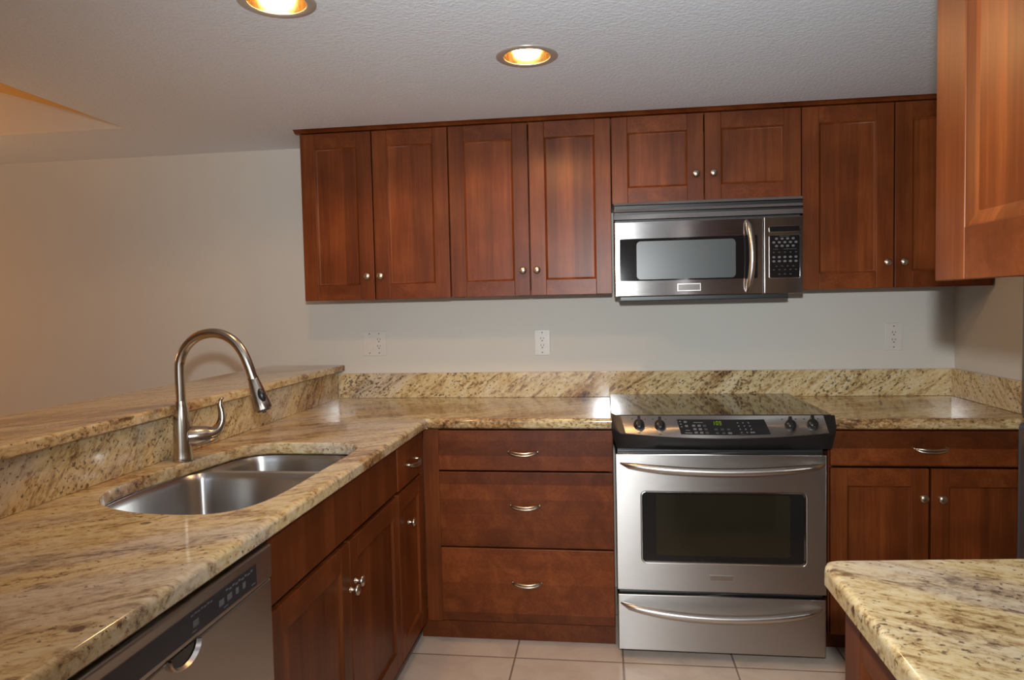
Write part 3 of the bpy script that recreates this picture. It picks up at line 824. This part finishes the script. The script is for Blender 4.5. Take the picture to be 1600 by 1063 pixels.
    rg = [[FB(x, D - 0.010, z) for x, z in h2], [FB(x, D + 0.0015, z) for x, z in h2], [FB(x, D + 0.002, z) for x, z in offset(h2, -0.003)], [FB(x, D - 0.003, z) for x, z in offset(h2, -0.006)]]
    m.rings(rg, False, False)
    obj('window_trim', m, CHROME, dr, label='bright metal window surround')
    m = MB(); m.prism([FB(x, D - 0.009, z) for x, z in offset(h2, -0.004)], FB(0, 0.004, 0))
    win = obj('oven_window', m, BLACK_GLASS, dr, label='black glass oven window')
    m = MB(); m.prism([FB(x, D - 0.0052, z) for x, z in rrect(wx0 + 0.055, wx1 - 0.055, wz0 + 0.028, wz1 - 0.012, 0.008)], FB(0, 0.0004, 0))
    obj('window_screen', m, OVEN_GLASS, win)
    def bar_handle(par, xa, xb, zc, sag, bow_d):
        pts, rr = [], []
        for k in range(25):
            t = -1 + 2 * k / 24
            e = 1 - t * t
            pts.append(FB(0.5 * (xa + xb) + t * (xb - xa) / 2, D + 0.004 + bow_d * e ** 0.40, zc - sag * e))
            rr.append(0.004 if k in (0, 24) else 0.0105 + 0.0050 * min(1, e * 1.5))
        obj('handle', MB().tube(pts, rr, 14), STEEL_HANDLE, par)
    bar_handle(dr, 0.022, 0.752, 0.753, 0.020, 0.050)
    def badge(par, xc, zc, w, h, d):
        mm = MB(); fbox(mm, FB, (xc - w / 2, d - 0.001, zc - h / 2), (xc + w / 2, d + 0.0015, zc + h / 2), 0.0007)
        b = obj('badge', mm, STEEL_HANDLE, par, label='small plain metal badge plate')
        mm = MB(); fbox(mm, FB, (xc - w / 2 + 0.003, d + 0.0012, zc - h / 2 + 0.003), (xc + w / 2 - 0.003, d + 0.0019, zc + h / 2 - 0.003), 0.0003)
        obj('badge_face', mm, STEEL_DW, b)
    badge(dr, 0.389, 0.321, 0.090, 0.024, D)
    m = MB(); fbox(m, FB, (x0 + 0.008, D - 0.045, 0.245), (x1 - 0.010, D - 0.032, 0.268), 0.001)
    obj('gap_strip', m, BLACK, root)
    m = MB(); fbox(m, FB, (x0 + 0.002, D - 0.04, 0.034), (x1 - 0.004, D, 0.250), 0.004)
    dw = obj('storage_drawer', m, STEEL, root)
    bar_handle(dw, 0.018, 0.745, 0.218, 0.031, 0.046)
    for x in (0.05, 0.71):
        for y in (0.12, 0.6):
            obj('levelling_foot', MB().lathe((x, -y, 0), (0, 0, 1), [(0.016, 0), (0.016, 0.006), (0.008, 0.010), (0.008, 0.032)], 14), BLACK, root)
range_oven()

# ------------------------------------------------------------------ microwave
def microwave():
    root = thing('microwave', 'stainless steel over-the-range microwave under the short cabinet, above the range', 'microwave', (0.385, -0.2, 1.36))
    x0, x1, D = 0.0145, 0.7562, 0.406
    zb, zt = 1.378, 1.763
    m = MB(); fbox(m, FB, (x0 + 0.003, 0.004, zb + 0.002), (x1 - 0.003, D - 0.035, zt - 0.002), 0.002)
    obj('case', m, DARK_GREY, root)
    m = MB(); fbox(m, FB, (0.035, 0.03, 1.360), (0.705, D - 0.028, zb + 0.003), 0.003)
    obj('bottom_plate', m, BLACK, root)
    # louvred vent
    m = MB(); fbox(m, FB, (x0 + 0.001, D - 0.037, 1.692), (x1 - 0.001, D - 0.016, zt - 0.001), 0.001)
    v = obj('vent_grille', m, BLACK, root)
    for za, zb_ in ((1.7485, 1.763), (1.7215, 1.7365), (1.6905, 1.7140)):
        m = MB()
        m.prism([FB(x0, D - 0.034, za), FB(x0, D - 0.005, za), FB(x0, D - 0.001, za + 0.003), FB(x0, D - 0.006, zb_ - 0.001), FB(x0, D - 0.010, zb_), FB(x0, D - 0.034, zb_)], (x1 - x0, 0, 0))
        obj('louver', m, STEEL_MW, v)
    # door
    zd = 1.685
    xd = 0.6035
    m = MB(); fbox(m, FB, (x0, D - 0.034, zb), (xd, D, zd), 0.005)
    dr = obj('door', m, STEEL_MW, root)
    m = MB(); fr = [FB(x, D - 0.001, z) for x, z in rrect(0.036, 0.581, 1.442, 1.614, 0.006)]
    m.prism(fr, FB(0, 0.0022, 0))
    w = obj('door_window', m, BLACK_GLASS, dr)
    m = MB(); m.prism([FB(x, D + 0.001, z) for x, z in rrect(0.104, 0.496, 1.4475, 1.6025, 0.016)], FB(0, 0.0008, 0))
    obj('window_screen', m, SCREEN, w, label='grey see-through window screen')
    pts, rr = [], []
    for k in range(21):
        t = -1 + 2 * k / 20
        e = 1 - t * t
        pts.append(FB(0.540 + 0.012 * e, D + 0.003 + 0.042 * e ** 0.6, 1.531 + t * 0.142)); rr.append(0.005 + 0.0075 * min(1, 2.5 * e) ** 0.6)
    obj('handle', MB().tube(pts, rr, 14), STEEL_HANDLE, dr)
    mm = MB(); fbox(mm, FB, (0.266, D - 0.001, 1.3965), (0.359, D + 0.0016, 1.4275), 0.0007)
    b = obj('badge', mm, STEEL_HANDLE, dr, label='small plain metal badge plate')
    mm = MB(); fbox(mm, FB, (0.269, D + 0.0013, 1.3995), (0.356, D + 0.002, 1.4245), 0.0003)
    obj('badge_face', mm, STEEL, b)
    # control column
    m = MB(); fbox(m, FB, (xd + 0.0015, D - 0.034, zb), (x1, D, zd), 0.004)
    cp = obj('control_panel', m, STEEL_MW, root)
    def framed(name, a, b, c, d_, r):
        m1 = MB()
        o1 = ccw(rrect(a - 0.003, b + 0.003, c - 0.003, d_ + 0.003, r + 0.003)); i1 = ccw(rrect(a, b, c, d_, r))
        m1.rings([[FB(x, D - 0.001, z) for x, z in o1], [FB(x, D + 0.0018, z) for x, z in o1], [FB(x, D + 0.002, z) for x, z in i1], [FB(x, D - 0.001, z) for x, z in i1]], False, False)
        m2 = MB(); m2.prism([FB(x, D - 0.001, z) for x, z in i1], FB(0, 0.0018, 0))
        o = obj(name, m2, BLACK_GLASS, cp)
        obj('surround', m1, CHROME, o)
        return o
    framed('display', 0.628, 0.742, 1.624, 1.6445, 0.006)
    kp = framed('keypad', 0.628, 0.743, 1.441, 1.609, 0.006)
    lg = MB()
    def key(x, z, w, h, mat=0):
        lg.prism([FB(x + w / 2 * math.cos(a * PI / 5), D + 0.0007, z + h / 2 * math.sin(a * PI / 5)) for a in range(10)], FB(0, 0.0006, 0), mat)
    rows = [(1.596, 4, 0), (1.5815, 5, 0), (1.567, 4, 0), (1.542, 5, 1), (1.523, 5, 0), (1.5065, 5, 0), (1.487, 4, 1), (1.473, 5, 1), (1.455, 3, 1)]
    for z, n, k in rows:
        for i in range(n):
            x = 0.6855 + (i - (n - 1) / 2) * 0.0212
            key(x, z, 0.0125 if not k else 0.009, 0.0095 if not k else 0.005, k)
    for xa, xb, z in ((0.664, 0.704, 1.6055), (0.640, 0.660, 1.5545), (0.680, 0.730, 1.5545)):
        fbox(lg, FB, (xa, D + 0.0007, z - 0.0013), (xb, D + 0.0013, z + 0.0013), 0, 1)
    obj('legend', lg, [LEGEND, LEGEND_DIM], kp, smooth=False, label='grey oval key symbols')
microwave()

# ------------------------------------------------------------------ refrigerator (only a sliver shows)
def fridge():
    root = thing('refrigerator', 'dark grey refrigerator glimpsed at the right edge beside the back counter', 'refrigerator', (1.5, -1.65, 0))
    F, d = FR, -1.100
    m = MB(); fbox(m, F, (-2.06, -1.90, 0.03), (-1.245, d - 0.065, 1.70), 0.006)
    obj('cabinet_body', m, FRIDGE_EDGE, root)
    m = MB(); fbox(m, F, (-2.06, d - 0.06, 1.012), (-1.250, d, 1.70), 0.014)
    u = obj('door', m, FRIDGE_EDGE, root)
    m = MB(); fbox(m, F, (-2.06, d - 0.06, 0.06), (-1.236, d, 1.002), 0.014)
    l = obj('door', m, FRIDGE_EDGE, root)
    for par, za, zb in ((u, 1.06, 1.5), (l, 0.55, 0.95)):
        obj('handle', MB().tube(spline([tuple(F(-2.0, d - 0.002, za)), tuple(F(-2.0, d + 0.05, za + 0.04)), tuple(F(-2.0, d + 0.05, zb - 0.04)), tuple(F(-2.0, d - 0.002, zb))], 6, False), 0.011, 10), STEEL_HANDLE, par)
        m = MB(); fbox(m, F, (-2.045, d - 0.001, za - 0.03 if par is u else 0.09), (-1.262 , d + 0.0015, 1.685 if par is u else 0.985), 0.001)
        obj('door_skin', m, FRIDGE_FRONT, par)
    m = MB(); fbox(m, F, (-2.05, d - 0.09, 0.0), (-1.25, d - 0.03, 0.055), 0.003)
    obj('base_grille', m, BLACK, root)
fridge()

# ------------------------------------------------------------------ wall plates
def receptacle(par, xc, zc, D=0.0055):
    m = MB(); m.prism([FB(x, D - 0.001, z) for x, z in rrect(xc - 0.0165, xc + 0.0165, zc - 0.0335, zc + 0.0335, 0.004)], FB(0, 0.0022, 0))
    f = obj('receptacle', m, WHITE_PLATE, par)
    s = MB()
    for o in (0.0165, -0.0165):
        for dx, w, h in ((-0.0064, 0.0030, 0.0085), (0.0064, 0.0028, 0.0068)):
            fbox(s, FB, (xc + dx - w / 2, D + 0.0009, zc + o + 0.004 - h / 2), (xc + dx + w / 2, D + 0.0015, zc + o + 0.004 + h / 2))
        s.lathe(FB(xc, D + 0.0009, zc + o - 0.0075), FB(0, 1, 0), [(0.0032, 0), (0.0030, 0.0006)], 10)
    obj('slots', s, SLOT, f, label='dark plug holes')
def plate(xc, zc, w, h, label, kind):
    root = thing('wall_outlet' if kind == 'outlet' else 'switch_plate', label, 'outlet' if kind == 'outlet' else 'switch', (xc, 0, zc - h / 2), 'white wall plates' if kind == 'outlet' else None)
    m = MB(); fbox(m, FB, (xc - w / 2, 0.0, zc - h / 2), (xc + w / 2, 0.0055, zc + h / 2), 0.0022)
    obj('plate', m, WHITE_PLATE, root)
    xr = [xc] if kind == 'outlet' else [xc + 0.024]
    for x in xr: receptacle(root, x, zc)
    for x in xr + ([xc - 0.024] if kind != 'outlet' else []):
        for z in (zc - 0.047, zc + 0.047):
            sc = MB().lathe(FB(x, 0.0050, z), FB(0, 1, 0), [(0.0034, 0), (0.0030, 0.0010), (0.0, 0.0012)], 10)
            obj('screw', sc, LEGEND, root)
    if kind != 'outlet':
        x = xc - 0.024
        m = MB(); m.rings([[FB(x - 0.0165, 0.005, zc - 0.0335), FB(x + 0.0165, 0.005, zc - 0.0335), FB(x + 0.0165, 0.005, zc + 0.0335), FB(x - 0.0165, 0.005, zc + 0.0335)],
                           [FB(x - 0.0160, 0.0105, zc - 0.033), FB(x + 0.0160, 0.0105, zc - 0.033), FB(x + 0.0160, 0.0068, zc + 0.033), FB(x - 0.0160, 0.0068, zc + 0.033)]])
        obj('rocker', m, WHITE_PLATE, root, smooth=False)
    return root
plate(-1.1515, 1.181, 0.118, 0.122, 'white double wall plate with rocker switch and outlet, under the leftmost cabinet', 'switch')
plate(-0.325, 1.174, 0.074, 0.122, 'white outlet plate on the wall just left of the microwave', 'outlet')
plate(1.249, 1.178, 0.074, 0.122, 'white outlet plate on the wall right of the microwave, by the corner', 'outlet')

# ------------------------------------------------------------------ recessed ceiling lights
def can(x, y, label):
    root = thing('recessed_light', label, 'light', (x, y, ZC), 'recessed ceiling lights')
    m = MB().lathe((x, y, ZC), (0, 0, 1), [(0.0735, 0.004), (0.0735, -0.002), (0.078, -0.0045), (0.092, -0.0042), (0.0985, -0.002), (0.099, -0.0003)], 40, cap0=False, cap1=False)
    obj('trim_ring', m, CAN_TRIM, root)
    m = MB().lathe((x, y, ZC), (0, 0, 1), [(0.0735, -0.001), (0.071, 0.02), (0.066, 0.05), (0.058, 0.08), (0.046, 0.105), (0.034, 0.115), (0.0, 0.116)], 40, cap0=False, cap1=False)
    obj('reflector', m, CAN_REFL, root, label='gold-toned reflector')
    m = MB().lathe((x, y, ZC), (0, 0, 1), [(0.0, 0.018), (0.022, 0.0195), (0.036, 0.025), (0.042, 0.036), (0.040, 0.052), (0.029, 0.080), (0.016, 0.098), (0.013, 0.114)], 24)
    obj('bulb', m, BULB, root, label='glowing warm bulb')
    lamp('can_light', 'SPOT', (x, y, ZC - 0.006), 13.5, (1.0, 0.51, 0.18), aim=(x, y, 0), spot_size=math.radians(164), spot_blend=0.2, shadow_soft_size=0.04).parent = None
can(*CANS[0], 'recessed ceiling light nearer the camera, cut off by the top edge')
can(*CANS[1], 'smaller-looking recessed ceiling light farther back, near the cabinets')
